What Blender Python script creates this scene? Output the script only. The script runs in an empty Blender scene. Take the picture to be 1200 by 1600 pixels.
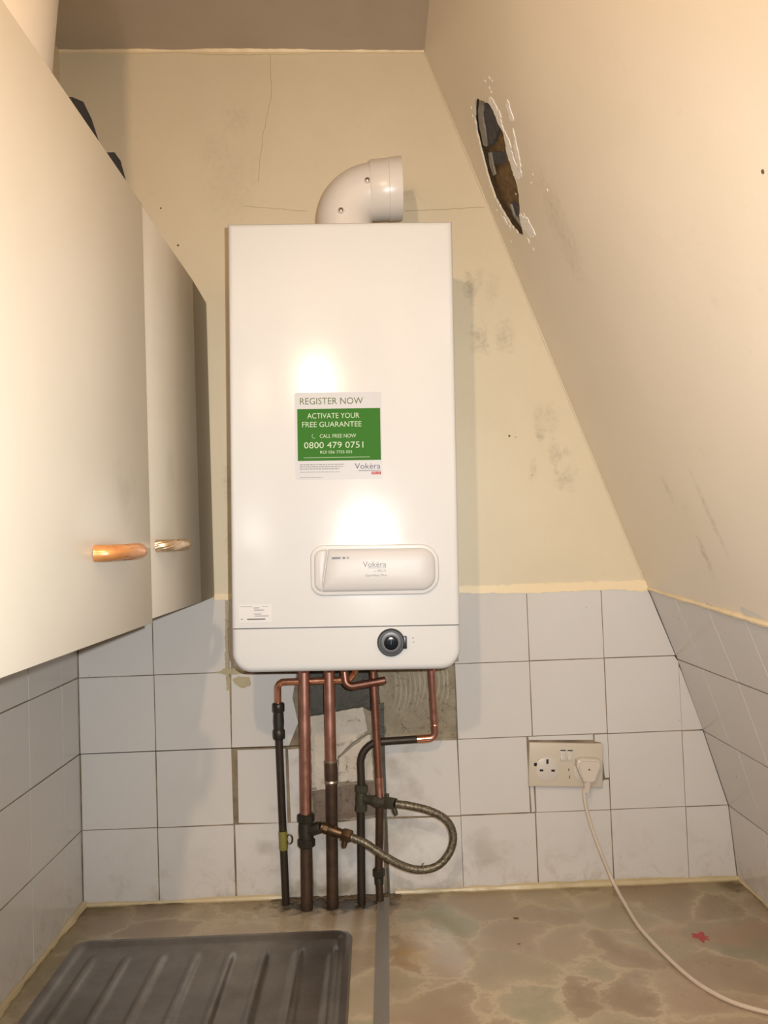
import bpy, bmesh, math, random
from mathutils import Vector, Matrix
from mathutils.geometry import tessellate_polygon
random.seed(7)
C = bpy.context.scene.collection
SC = bpy.context.scene
Z0 = 1.3466          # height of the first tile joint above the floor; all z below are measured from it

# ------------------------------------------------------------------ camera, light, exposure
cam_d = bpy.data.cameras.new('camera'); cam = bpy.data.objects.new('camera', cam_d); C.objects.link(cam)
cam_d.sensor_fit = 'VERTICAL'; cam_d.sensor_height = 36.0; cam_d.lens = 28.9314
cam_d.clip_start = 0.01
cam.matrix_world = Matrix(((0.999298, 0.034871, -0.013720, 0.596626), (-0.012452, -0.036299, -0.999263, -1.653940), (-0.035344, 0.998732, -0.035839, 1.595782), (0.000000, 0.000000, 0.000000, 1.000000)))
SC.camera = cam
SC.view_settings.view_transform = 'Standard'; SC.view_settings.look = 'None'
SC.view_settings.exposure = 0.0; SC.view_settings.gamma = 1.0; SC.view_settings.use_curve_mapping = False
w = bpy.data.worlds.new('world'); SC.world = w; w.use_nodes = True
w.node_tree.nodes['Background'].inputs[0].default_value = (1.0, 0.80, 0.60, 1)
w.node_tree.nodes['Background'].inputs[1].default_value = 0.06
def point(name, loc, power, col, rad):
    l = bpy.data.lights.new(name, 'POINT'); l.energy = power; l.color = col; l.shadow_soft_size = rad
    o = bpy.data.objects.new(name, l); C.objects.link(o); o.location = (loc[0], loc[1], loc[2] + Z0); return o
point('ceiling_lamp_light', (0.400, -1.67, 0.90), 25, (1.0, 0.73, 0.48), 0.018)     # pendant bulb behind the camera
fl_ = bpy.data.lights.new('camera_flash_light', 'SPOT'); fl_.energy = 60; fl_.color = (0.98, 1.0, 0.985); fl_.shadow_soft_size = 0.006
fl_.spot_size = math.radians(98); fl_.spot_blend = 1.0                            # the phone's own flash
fo_ = bpy.data.objects.new('camera_flash_light', fl_); C.objects.link(fo_); fo_.location = (0.635, -1.660, 0.275 + Z0); fo_.rotation_euler = (math.radians(90), 0, 0)

# ------------------------------------------------------------------ material helpers
def mat(name, col, rough=0.5, metal=0.0, coat=0.0, spec=0.5):
    m = bpy.data.materials.new(name); m.use_nodes = True
    b = m.node_tree.nodes['Principled BSDF']
    b.inputs['Base Color'].default_value = (*col, 1); b.inputs['Roughness'].default_value = rough
    b.inputs['Metallic'].default_value = metal; b.inputs['Coat Weight'].default_value = coat
    b.inputs['Specular IOR Level'].default_value = spec
    return m
class NT:
    def __init__(s, m):
        s.t = m.node_tree; s.b = s.t.nodes['Principled BSDF']; s.co = s.n('ShaderNodeTexCoord').outputs['Object']
    def n(s, k, **kw):
        x = s.t.nodes.new(k)
        for a, b in kw.items(): setattr(x, a, b)
        return x
    def set(s, sock, v):
        if isinstance(v, bpy.types.NodeSocket): s.t.links.new(v, sock)
        else: sock.default_value = v
    def noise(s, scale, detail=4, rough=0.55, dist=0.0, vec=None, col=False):
        x = s.n('ShaderNodeTexNoise'); s.set(x.inputs['Vector'], vec or s.co)
        x.inputs['Scale'].default_value = scale; x.inputs['Detail'].default_value = detail
        x.inputs['Roughness'].default_value = rough; x.inputs['Distortion'].default_value = dist
        return x.outputs['Color' if col else 'Fac']
    def ramp(s, fac, stops):
        x = s.n('ShaderNodeValToRGB'); s.set(x.inputs[0], fac); e = x.color_ramp.elements
        while len(e) < len(stops): e.new(0.5)
        for i, (p, c) in enumerate(stops):
            e[i].position = p; e[i].color = (*c, 1) if len(c) == 3 else c
        return x.outputs[0]
    def step(s, fac, a, b): return s.ramp(fac, [(a, (0, 0, 0)), (b, (1, 1, 1))])
    def mix(s, fac, a, b, mode='MIX'):
        x = s.n('ShaderNodeMix', data_type='RGBA', blend_type=mode)
        s.set(x.inputs[0], fac)
        s.set(x.inputs[6], (*a, 1) if isinstance(a, tuple) else a); s.set(x.inputs[7], (*b, 1) if isinstance(b, tuple) else b)
        return x.outputs[2]
    def math(s, op, a, b=0.0):
        x = s.n('ShaderNodeMath', operation=op); x.use_clamp = (op in ('ADD', 'SUBTRACT'))
        s.set(x.inputs[0], a); s.set(x.inputs[1], b); return x.outputs[0]
    def blob(s, c, r, soft=1.0, wob=0.35, ns=40):
        """a stain with a noisy outline: centre c and radii r in object space"""
        v = s.n('ShaderNodeVectorMath', operation='SUBTRACT'); s.set(v.inputs[0], s.co); v.inputs[1].default_value = c
        q = s.n('ShaderNodeVectorMath', operation='DIVIDE'); s.set(q.inputs[0], v.outputs[0]); q.inputs[1].default_value = r
        l = s.n('ShaderNodeVectorMath', operation='LENGTH'); s.set(l.inputs[0], q.outputs[0])
        nz = s.noise(ns, 3); m = s.n('ShaderNodeMath', operation='MULTIPLY_ADD'); s.set(m.inputs[0], nz)
        m.inputs[1].default_value = wob * 4; m.inputs[2].default_value = -wob * 2
        a = s.n('ShaderNodeMath', operation='ADD'); s.set(a.inputs[0], l.outputs['Value']); s.set(a.inputs[1], m.outputs[0])
        return s.ramp(a.outputs[0], [(max(0.0, 1 - soft), (1, 1, 1)), (1.0, (0, 0, 0))])
    def bump(s, h, strength=0.2, dist=0.002):
        x = s.n('ShaderNodeBump'); x.inputs['Strength'].default_value = strength; x.inputs['Distance'].default_value = dist
        s.set(x.inputs['Height'], h); s.set(s.b.inputs['Normal'], x.outputs[0])
    def color(s, c): s.set(s.b.inputs['Base Color'], c)
    def rough(s, c): s.set(s.b.inputs['Roughness'], c)

# plaster
def plaster(name, base, dark, stains=(), rough=0.5, mottling=0.5):
    m = mat(name, base, rough); t = NT(m)
    c = t.mix(t.math('MULTIPLY', t.step(t.noise(3.5, 6, 0.6), 0.42, 0.75), mottling), base, dark)
    sp = t.step(t.noise(26, 5, 0.7), 0.62, 0.75)
    c = t.mix(t.math('MULTIPLY', sp, 0.22), c, tuple(x * 0.75 for x in dark))
    for (cx, cy, cz, rx, ry, rz, k, col) in stains:
        b = t.math('MULTIPLY', t.blob((cx, cy, cz), (rx * 1.35, ry, rz * 1.35), 0.85, 0.5, 70), t.math('MULTIPLY', t.step(t.noise(110, 5, .75), .30, .6), k))
        c = t.mix(b, c, col)
    t.color(c)
    h = t.mix(0.5, t.noise(9, 4), t.noise(140, 3)); t.bump(h, 0.25, 0.0015)
    return m
GR = (0.25, 0.20, 0.145)
M = {}
M['wall'] = plaster('cream_wall_paint', (0.635, 0.555, 0.405), (0.56, 0.48, 0.34), [
    (*(0.8110, 0.0000, 0.7554), .012, .1, .03, .55, GR), (*(0.8314, 0.0000, 0.7771), .008, .1, .02, .3, GR), (*(0.8567, 0.0000, 0.7566), .012, .1, .03, .2, GR),
    (*(0.8239, 0.0000, 0.6525), .018, .1, .028, .5, GR), (*(0.8788, 0.0000, 0.6573), .018, .1, .032, .35, GR), (*(0.9391, 0.0000, 0.4789), .010, .1, .035, .3, GR),
    (*(0.9627, 0.0000, 0.4846), .012, .1, .03, .3, GR), (*(0.9419, 0.0000, 0.4528), .008, .1, .012, .35, GR), (*(0.9700, 0.0000, 0.4129), .012, .1, .025, .4, GR),
    (*(0.9923, 0.0000, 0.4173), .009, .1, .012, .35, GR), (*(0.9873, 0.0000, 0.3630), .02, .1, .022, .4, GR), (*(0.9233, 0.0000, 0.3820), .008, .1, .022, .3, GR),
    (*(0.3473, -0.0000, 1.1228), .03, .1, .03, .16, GR),
    (0.335, 0, 0.98, .05, .1, .07, .12, GR), (0.30, 0, 1.06, .03, .1, .03, .12, GR), (0.69, 0, 0.96, .03, .1, .02, .2, GR),
    (0.70, 0, 0.69, .025, .1, .05, .3, GR), (0.31, 0, .38, .012, .1, .03, .35, GR), (0.31, 0, .26, .01, .1, .03, .3, GR)])
M['wall_side'] = plaster('cream_wall_paint_side', (0.70, 0.60, 0.44), (0.62, 0.53, 0.38), [], 0.42, 0.4)
M['slope'] = plaster('cream_sloping_wall_paint', (0.78, 0.70, 0.585), (0.70, 0.62, 0.50), [
    (1.12, -.36, .21, .1, .012, .03, .5, GR), (1.11, -.44, .27, .1, .01, .05, .35, GR), (1.1, -.32, .32, .1, .012, .02, .3, GR),
    (.92, -.33, .75, .1, .05, .08, .25, GR)], 0.36, 0.5)
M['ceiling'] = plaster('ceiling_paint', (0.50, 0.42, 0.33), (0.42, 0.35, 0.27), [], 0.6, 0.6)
M['bead'] = plaster('yellowed_sealant', (0.60, 0.50, 0.31), (0.38, 0.29, 0.15), [], 0.4, 0.8)
M['smear'] = plaster('dirty_paint_smear', (0.42, 0.36, 0.22), (0.24, 0.19, 0.10), [], 0.5, 0.9)
M['bead_clean'] = plaster('cream_paint_bead', (0.80, 0.66, 0.44), (0.74, 0.60, 0.38), [], 0.4, 0.5)

def tile_mat():
    m = mat('white_glazed_tile', (0.62, 0.57, 0.53), 0.12); t = NT(m)
    c = t.mix(t.noise(4, 3), (0.64, 0.625, 0.61), (0.58, 0.55, 0.52))
    sx = t.n('ShaderNodeSeparateXYZ'); t.set(sx.inputs[0], t.co)
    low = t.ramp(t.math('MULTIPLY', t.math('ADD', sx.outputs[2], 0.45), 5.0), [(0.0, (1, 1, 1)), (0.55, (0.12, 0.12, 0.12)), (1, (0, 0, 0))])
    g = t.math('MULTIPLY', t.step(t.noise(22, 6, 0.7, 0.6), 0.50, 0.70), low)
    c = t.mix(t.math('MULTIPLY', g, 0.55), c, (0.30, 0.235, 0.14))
    sp = t.step(t.noise(75, 4, 0.6), 0.705, 0.74)
    c = t.mix(t.math('MULTIPLY', sp, 0.55), c, (0.16, 0.11, 0.07))
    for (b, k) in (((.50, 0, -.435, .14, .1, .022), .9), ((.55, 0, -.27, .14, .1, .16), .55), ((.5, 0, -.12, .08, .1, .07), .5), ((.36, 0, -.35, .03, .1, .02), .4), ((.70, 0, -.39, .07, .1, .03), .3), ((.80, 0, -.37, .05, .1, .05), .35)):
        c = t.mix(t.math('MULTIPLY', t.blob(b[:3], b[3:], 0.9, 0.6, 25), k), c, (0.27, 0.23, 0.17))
    t.color(c); t.rough(t.ramp(t.noise(14, 4), [(0.3, (0.10,)*3), (0.8, (0.24,)*3)]))
    t.bump(t.noise(7, 2), 0.10, 0.0012)
    return m
M['tile'] = tile_mat()
def grout():
    m = mat('grimy_grout', (.2, .16, .11), 0.85); t = NT(m)
    t.color(t.mix(t.step(t.noise(18, 5), .35, .7), (0.13, 0.095, 0.065), (0.33, 0.26, 0.17))); return m
M['grout'] = grout()
def rubble(name, a, b, c2, scale=30):
    m = mat(name, a, 0.9); t = NT(m)
    c = t.mix(t.step(t.noise(scale, 6, .65), .35, .7), a, b); c = t.mix(t.step(t.noise(scale * 2.3, 5, .7, 1), .55, .7), c, c2)
    t.color(c); t.bump(t.noise(scale * 2, 6, .7), 0.8, 0.004); return m
M['mortar'] = rubble('old_tile_adhesive', (0.35, 0.30, 0.215), (0.25, 0.205, 0.14), (0.12, 0.09, 0.06))
M['comb'] = rubble('adhesive_ridge', (0.46, 0.41, 0.31), (0.38, 0.33, 0.24), (0.22, 0.18, 0.12))
M['dark_mortar'] = rubble('dark_damp_cement', (0.085, 0.08, 0.068), (0.13, 0.12, 0.10), (0.05, 0.04, 0.03))
M['brown_mortar'] = rubble('brown_backing_board', (0.17, 0.125, 0.095), (0.23, 0.18, 0.145), (0.10, 0.06, 0.04))
M['plaster_white'] = rubble('stained_filler', (0.60, 0.54, 0.46), (0.50, 0.44, 0.36), (0.22, 0.17, 0.12), 18)
M['cavity'] = rubble('crumbling_brown_plaster', (0.25, 0.155, 0.06), (0.11, 0.065, 0.025), (0.045, 0.028, 0.013), 80)
M['slate'] = rubble('dark_grey_backing', (0.055, 0.055, 0.06), (0.10, 0.10, 0.105), (0.022, 0.020, 0.018), 60)
M['chip'] = rubble('exposed_white_plaster', (0.98, 0.96, 0.92), (0.95, 0.92, 0.86), (0.90, 0.84, 0.75), 60)
M['edge'] = rubble('grey_torn_edge', (0.38, 0.35, 0.31), (0.25, 0.22, 0.19), (0.10, 0.08, 0.06), 60)

def marble():
    m = mat('marbled_laminate', (.5, .4, .3), 0.28); t = NT(m)
    wv = t.n('ShaderNodeVectorMath', operation='MULTIPLY_ADD'); t.set(wv.inputs[0], t.noise(6, 7, .68, 0, col=True))
    wv.inputs[1].default_value = (.17, .17, .17); t.set(wv.inputs[2], t.co)
    v = t.n('ShaderNodeTexVoronoi', feature='DISTANCE_TO_EDGE'); t.set(v.inputs['Vector'], wv.outputs[0]); v.inputs['Scale'].default_value = 8.5
    v2 = t.n('ShaderNodeTexVoronoi'); t.set(v2.inputs['Vector'], wv.outputs[0]); v2.inputs['Scale'].default_value = 8.5
    sp = t.n('ShaderNodeSeparateColor'); t.set(sp.inputs[0], v2.outputs['Color'])
    patch = t.ramp(sp.outputs[0], [(0.0, (0.30, 0.225, 0.155)), (0.35, (0.41, 0.325, 0.23)), (0.6, (0.33, 0.315, 0.21)), (0.8, (0.42, 0.32, 0.235)), (1.0, (0.30, 0.27, 0.19))])
    patch = t.mix(t.math('MULTIPLY', t.step(t.noise(12, 5), .4, .75), .6), patch, (0.42, 0.34, 0.25))
    vein = t.ramp(v.outputs['Distance'], [(0.0, (1, 1, 1)), (0.03, (.8,)*3), (0.05, (.35,)*3), (0.20, (0, 0, 0))])
    vein = t.math('MULTIPLY', vein, t.step(t.noise(7, 5), .32, .55))
    c = t.mix(vein, patch, (0.52, 0.44, 0.31))
    pk = t.math('MULTIPLY', t.step(t.noise(5.5, 4), .60, .72), .35); c = t.mix(pk, c, (0.50, 0.25, 0.17))
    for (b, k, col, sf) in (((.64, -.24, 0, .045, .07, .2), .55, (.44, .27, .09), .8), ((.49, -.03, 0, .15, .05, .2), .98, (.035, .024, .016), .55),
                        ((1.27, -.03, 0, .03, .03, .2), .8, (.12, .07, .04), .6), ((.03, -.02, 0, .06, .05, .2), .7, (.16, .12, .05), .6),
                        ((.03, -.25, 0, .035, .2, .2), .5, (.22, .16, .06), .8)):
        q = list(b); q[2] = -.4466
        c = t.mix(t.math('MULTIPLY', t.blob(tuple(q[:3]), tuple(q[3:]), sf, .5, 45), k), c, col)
    t.color(c); t.rough(t.ramp(t.noise(10, 4), [(0.3, (0.22,)*3), (0.8, (0.42,)*3)])); return m
M['marble'] = marble()
def steel():
    m = mat('tarnished_stainless_steel', (0.33, 0.31, 0.29), 0.40, 1.0); t = NT(m)
    t.color(t.mix(t.step(t.noise(9, 6, .7), .35, .75), (0.34, 0.315, 0.29), (0.22, 0.20, 0.18)))
    t.rough(t.ramp(t.noise(16, 5, .7), [(0.3, (0.33,)*3), (0.8, (0.55,)*3)])); return m
M['steel'] = steel()
M['alu'] = mat('aluminium_strip', (0.44, 0.42, 0.39), 0.5, 0.8)
def casing():
    m = mat('white_enamel', (0.60, 0.60, 0.60), 0.24, coat=0.0); t = NT(m); t.rough(t.ramp(t.noise(20, 3), [(0.3, (0.16,)*3), (0.8, (0.20,)*3)])); return m
M['enamel'] = casing()
M['plastic'] = mat('white_plastic', (0.575, 0.565, 0.56), 0.30)
M['plastic2'] = mat('light_grey_plastic', (0.53, 0.515, 0.51), 0.42)
M['gap'] = mat('dark_chassis', (0.16, 0.15, 0.14), 0.7)
M['black'] = mat('black_plastic', (0.018, 0.018, 0.02), 0.35)
M['grey_ring'] = mat('grey_gauge_ring', (0.06, 0.062, 0.065), 0.35)
M['glass_dark'] = mat('smoked_gauge_glass', (0.008, 0.010, 0.014), 0.15)
M['grey_ink'] = mat('grey_print', (0.20, 0.19, 0.20), 0.5)
M['dark_ink'] = mat('dark_print', (0.10, 0.09, 0.10), 0.5)
M['sticker'] = mat('pale_sticker_film', (0.49, 0.49, 0.51), 0.4, spec=0.3)
M['label'] = mat('label_film', (0.62, 0.605, 0.605), 0.3)
M['green'] = mat('green_print', (0.030, 0.140, 0.014), 0.6, spec=0.15)
M['olive_ink'] = mat('olive_green_print', (0.10, 0.13, 0.045), 0.5, spec=0.2)
M['pale_ink'] = mat('pale_print', (0.46, 0.56, 0.40), 0.5, spec=0.2)
M['red'] = mat('red_print', (0.42, 0.03, 0.04), 0.5, spec=0.2)
M['purple_ink'] = mat('blue_grey_print', (0.09, 0.085, 0.14), 0.5, spec=0.2)
M['flue'] = mat('white_flue_plastic', (0.62, 0.58, 0.54), 0.30)
M['screw'] = mat('zinc_screw', (0.30, 0.27, 0.22), 0.35, 1.0)
def copper(name, a, b, rough, k=1.0):
    m = mat(name, a, rough, k); t = NT(m)
    t.color(t.mix(t.step(t.noise(28, 5, .65), .4, .72), a, b)); t.rough(t.ramp(t.noise(35, 4), [(0.3, (rough - .08,)*3), (0.8, (rough + .15,)*3)])); return m
M['copper'] = copper('bare_copper', (0.60, 0.32, 0.26), (0.42, 0.21, 0.16), 0.38)
M['copper_bright'] = copper('bright_copper', (0.90, 0.46, 0.30), (0.65, 0.28, 0.17), 0.22)
M['copper_dull'] = copper('dull_copper', (0.36, 0.17, 0.12), (0.24, 0.11, 0.08), 0.42)
M['pipe_brown'] = copper('tarnished_brown_pipe', (0.10, 0.062, 0.042), (0.05, 0.034, 0.025), 0.5, 0.6)
M['pipe_dark'] = copper('blackened_pipe', (0.055, 0.042, 0.032), (0.035, 0.028, 0.024), 0.5, 0.6)
M['fitting'] = copper('tarnished_fitting', (0.058, 0.055, 0.044), (0.035, 0.032, 0.026), 0.45, 0.7)
M['verdigris'] = copper('greenish_fitting', (0.066, 0.062, 0.044), (0.05, 0.042, 0.026), 0.6, 0.4)
M['brass'] = copper('dirty_brass', (0.17, 0.115, 0.07), (0.09, 0.065, 0.04), 0.45)
M['solder'] = mat('solder_ring', (0.45, 0.38, 0.32), 0.4, 1.0)
def braid():
    m = mat('braided_steel_hose', (.3, .26, .2), 0.45, 0.6); t = NT(m)
    t.color(t.mix(t.step(t.noise(230, 2), .4, .6), (0.20, 0.17, 0.12), (0.09, 0.075, 0.05))); t.bump(t.noise(300, 2), .6, .001); return m
M['braid'] = braid()
M['tape'] = mat('yellow_green_tape', (0.20, 0.18, 0.04), 0.5)
def laminate():
    m = mat('cream_cabinet_laminate', (0.78, 0.70, 0.58), 0.38); t = NT(m)
    c = t.mix(t.step(t.noise(3, 4), .4, .8), (0.66, 0.62, 0.54), (0.60, 0.56, 0.48))
    for (b, k) in (((.28, -.60, .17, .1, .05, .05), .22), ((.28, -.52, .66, .1, .02, .05), .25), ((.28, -.35, .22, .1, .04, .04), .15), ((.28, -.25, .55, .1, .03, .08), .15)):
        c = t.mix(t.math('MULTIPLY', t.blob(b[:3], b[3:], .9, .5, 30), k), c, (0.30, 0.27, 0.20))
    t.color(c); return m
M['laminate'] = laminate()
M['dark_end'] = mat('dark_brown_end', (0.30, 0.25, 0.165), 0.5)  # darkness of the cabinet's far end, put into the colour
M['carcass'] = mat('cabinet_edge_board', (0.48, 0.36, 0.22), 0.6)
M['handle_wood'] = copper('orange_copper_handle', (0.72, 0.33, 0.12), (0.45, 0.18, 0.06), 0.28, 0.5)
M['handle_brass'] = copper('worn_brass_handle', (0.72, 0.55, 0.38), (0.42, 0.28, 0.17), 0.30, 0.8)
M['socket'] = mat('cream_socket_plastic', (0.55, 0.49, 0.40), 0.35)
M['socket_white'] = mat('white_socket_face', (0.57, 0.53, 0.48), 0.35)
M['plug'] = mat('off_white_plug', (0.60, 0.53, 0.46), 0.38)
M['cord'] = mat('off_white_cord', (0.62, 0.53, 0.44), 0.45)
M['pale_plastic'] = mat('pale_container_plastic', (0.66, 0.60, 0.52), 0.5)
M['grime'] = mat('dried_grime', (0.12, 0.085, 0.05), 0.8)
M['hairline'] = mat('hairline_crack', (0.34, 0.25, 0.15), 0.9)
M['black_item'] = mat('black_fabric', (0.006, 0.006, 0.008), 0.8)
M['red_brown'] = mat('dark_red_plastic', (0.03, 0.010, 0.008), 0.5)
M['red_stain'] = mat('red_stain_material', (0.42, 0.07, 0.08), 0.6)
M['floor'] = mat('floor_vinyl', (0.22, 0.17, 0.12), 0.5)

# ------------------------------------------------------------------ object helpers
BASE = {}
def tag(o, label, cat, group=None):
    o['label'] = label; o['category'] = cat
    if group: o['group'] = group
    return o
def thing(name, label, cat, base=(0, 0, 0), rot=(0, 0, 0), group=None, local=False):
    o = bpy.data.objects.new(name, None); C.objects.link(o); o.empty_display_size = 0.05
    o.location = (base[0], base[1], base[2] + Z0); o.rotation_euler = rot
    BASE[o] = Vector((0, 0, 0)) if local else Vector(base)
    return tag(o, label, cat, group)
def obj(name, bm, m, parent=None, smooth=True, label=None, structure=False):
    me = bpy.data.meshes.new(name)
    if parent is not None:
        b = BASE[parent]
        if b.length: bmesh.ops.translate(bm, verts=bm.verts, vec=-b)
    bmesh.ops.recalc_face_normals(bm, faces=bm.faces)
    bm.to_mesh(me); bm.free()
    if smooth:
        for p in me.polygons: p.use_smooth = True
        try: me.set_sharp_from_angle(angle=math.radians(38))
        except Exception: pass
    me.materials.append(M[m] if isinstance(m, str) else m)
    o = bpy.data.objects.new(name, me); C.objects.link(o)
    if parent is not None: o.parent = parent; BASE[o] = BASE[parent]
    else: o.location = (0, 0, Z0)
    if label: o['label'] = label
    if structure: o['kind'] = 'structure'
    return o
def join(*bms):
    a = bms[0]
    for b in bms[1:]:
        me = bpy.data.meshes.new('tmp'); b.to_mesh(me); b.free(); a.from_mesh(me); bpy.data.meshes.remove(me)
    return a
def box(x0, x1, y0, y1, z0, z1, bev=0.0, seg=3):
    bm = bmesh.new()
    bmesh.ops.create_cube(bm, size=1, matrix=Matrix.Translation(((x0+x1)/2, (y0+y1)/2, (z0+z1)/2)) @ Matrix.Diagonal((x1-x0, y1-y0, z1-z0, 1)))
    if bev: bmesh.ops.bevel(bm, geom=bm.edges[:], offset=bev, segments=seg, affect='EDGES', profile=0.5)
    return bm
def prism(pts, vec, holes=(), bev=0.0):
    """filled polygon (3-D points, optional holes) extruded along vec"""
    bm = bmesh.new(); loops = [pts] + list(holes)
    tris = tessellate_polygon([[Vector(p) for p in l] for l in loops])
    fl = [Vector(p) for l in loops for p in l]; v = Vector(vec)
    A = [bm.verts.new(p) for p in fl]; B = [bm.verts.new(p + v) for p in fl]
    for t in tris:
        try: bm.faces.new([A[i] for i in t]); bm.faces.new([B[i] for i in reversed(t)])
        except ValueError: pass
    k = 0
    for l in loops:
        n = len(l)
        for i in range(n):
            a, b = k + i, k + (i + 1) % n
            bm.faces.new([A[a], A[b], B[b], B[a]])
        k += n
    if bev:
        fe = [e for e in bm.edges if all(x in A for x in e.verts) and len(e.link_faces) == 2 and abs(e.calc_face_angle(0)) > .5]
        bmesh.ops.bevel(bm, geom=fe, offset=bev, segments=2, affect='EDGES', profile=0.5)
    return bm
def fillet(pts, r):
    """polyline with rounded corners; r is a radius or a list per inner point"""
    P = [Vector(p) for p in pts]; out = [P[0]]
    for i in range(1, len(P) - 1):
        rr = r[i-1] if isinstance(r, (list, tuple)) else r
        a = (P[i-1] - P[i]); b = (P[i+1] - P[i]); la, lb = a.length, b.length; a.normalize(); b.normalize()
        ang = a.angle(b)
        if ang > math.pi - .02 or rr <= 0: out.append(P[i]); continue
        d = min(rr / math.tan(ang / 2), la * .49, lb * .49); rr = d * math.tan(ang / 2)
        cen = P[i] + (a + b).normalized() * (rr / math.sin(ang / 2))
        s = P[i] + a * d - cen; e = P[i] + b * d - cen; n = 8
        q = s.rotation_difference(e)
        for k in range(n + 1):
            f = k / n; out.append(cen + (Matrix.Rotation(q.angle * f, 3, q.axis) @ s))
    out.append(P[-1]); return out
def catmull(pts, n=8):
    P = [Vector(p) for p in pts]; P = [P[0] * 2 - P[1]] + P + [P[-1] * 2 - P[-2]]; out = []
    for i in range(1, len(P) - 2):
        for k in range(n):
            t = k / n; a, b, c, d = P[i-1], P[i], P[i+1], P[i+2]
            out.append(.5 * ((2*b) + (c-a)*t + (2*a-5*b+4*c-d)*t*t + (3*b-a-3*c+d)*t**3))
    out.append(P[-2]); return out
def sweep(path, r, seg=16, caps=True, rf=None, up=None):
    """tube along a path; r number or function(fraction); rf(angle, length) modulates the radius"""
    bm = bmesh.new(); n = len(path); rings = []; L = 0
    t0 = (path[1] - path[0]).normalized()
    nrm = (up or (Vector((0, 0, 1)) if abs(t0.z) < .9 else Vector((0, 1, 0)))); nrm = (nrm - t0 * nrm.dot(t0)).normalized(); tp = t0
    for i, p in enumerate(path):
        t = (path[min(i+1, n-1)] - path[max(i-1, 0)]).normalized()
        q = tp.rotation_difference(t); nrm = (q @ nrm); nrm = (nrm - t * nrm.dot(t)).normalized(); tp = t; bi = t.cross(nrm)
        if i: L += (p - path[i-1]).length
        rr = r(i / (n - 1)) if callable(r) else r; ring = []
        for k in range(seg):
            a = 2 * math.pi * k / seg; m = rf(a, L) if rf else 1
            ring.append(bm.verts.new(p + (nrm * math.cos(a) + bi * math.sin(a)) * rr * m))
        rings.append(ring)
    for i in range(n - 1):
        for k in range(seg): bm.faces.new([rings[i][k], rings[i][(k+1) % seg], rings[i+1][(k+1) % seg], rings[i+1][k]])
    if caps: bm.faces.new(rings[0][::-1]); bm.faces.new(rings[-1])
    return bm
def lathe(a, b, prof, seg=24):
    """profile [(fraction along a->b, radius)] turned about the line a-b"""
    a, b = Vector(a), Vector(b); t = (b - a).normalized(); n = t.orthogonal().normalized(); bi = t.cross(n); bm = bmesh.new(); R = []
    for f, r in prof:
        c = a + (b - a) * f
        R.append([bm.verts.new(c + (n * math.cos(2*math.pi*k/seg) + bi * math.sin(2*math.pi*k/seg)) * max(r, 1e-5)) for k in range(seg)])
    for i in range(len(R) - 1):
        for k in range(seg): bm.faces.new([R[i][k], R[i][(k+1) % seg], R[i+1][(k+1) % seg], R[i+1][k]])
    bm.faces.new(R[0][::-1]); bm.faces.new(R[-1]); return bm
def nut(a, b, r, flats=6, ch=.12):
    return lathe(a, b, [(0, r*.86), (ch, r), (1-ch, r), (1, r*.86)], flats)
def text_bm(s, x, z, cap, width, y, spacing=1.0):
    """lettering lying in an x-z plane facing -y: left x, baseline z, capital height and total width in metres"""
    cu = bpy.data.curves.new('t', 'FONT'); cu.body = s; cu.size = 1; cu.extrude = 0; cu.resolution_u = 3; cu.space_character = spacing
    o = bpy.data.objects.new('t', cu); C.objects.link(o); bpy.context.view_layer.update()
    me = bpy.data.meshes.new_from_object(o.evaluated_get(bpy.context.evaluated_depsgraph_get()))
    bm = bmesh.new(); bm.from_mesh(me); bpy.data.objects.remove(o); bpy.data.curves.remove(cu); bpy.data.meshes.remove(me)
    xs = [v.co.x for v in bm.verts]; x0, x1 = min(xs), max(xs); sx = width / (x1 - x0); sz = cap / 0.69
    for v in bm.verts: v.co = Vector((x + (v.co.x - x0) * sx, y, z + v.co.y * sz))
    r = bmesh.ops.extrude_face_region(bm, geom=bm.faces[:])
    bmesh.ops.translate(bm, verts=[e for e in r['geom'] if isinstance(e, bmesh.types.BMVert)], vec=(0, .0002, 0))
    return bm
def ragged(pts, step=.006, amp=.0012):
    out = []
    for i in range(len(pts)):
        a, b = Vector(pts[i]), Vector(pts[(i+1) % len(pts)]); n = max(1, int((b-a).length / step)); d = (b - a)
        for k in range(n):
            p = a + d * (k / n); j = Vector((random.uniform(-amp, amp), random.uniform(-amp, amp))) if len(p) == 2 else Vector([random.uniform(-amp, amp) for _ in range(3)])
            out.append(p + j if k else p)
    return out
def bead(path, r, amp=.25, seg=8, flat=1.0):
    P = [Vector(p) for p in path]; Q = []
    for a, b in zip(P, P[1:]):
        n = max(2, int((b - a).length / .008))
        for k in range(n): Q.append(a + (b - a) * k / n)
    Q.append(P[-1]); rs = []; v = 1
    for _ in Q: v += random.uniform(-amp, amp) * .5; v = min(1 + amp, max(1 - amp, v)); rs.append(v)
    return sweep(Q, lambda f: r * rs[min(len(rs) - 1, int(f * (len(rs) - 1)))], seg)

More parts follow.
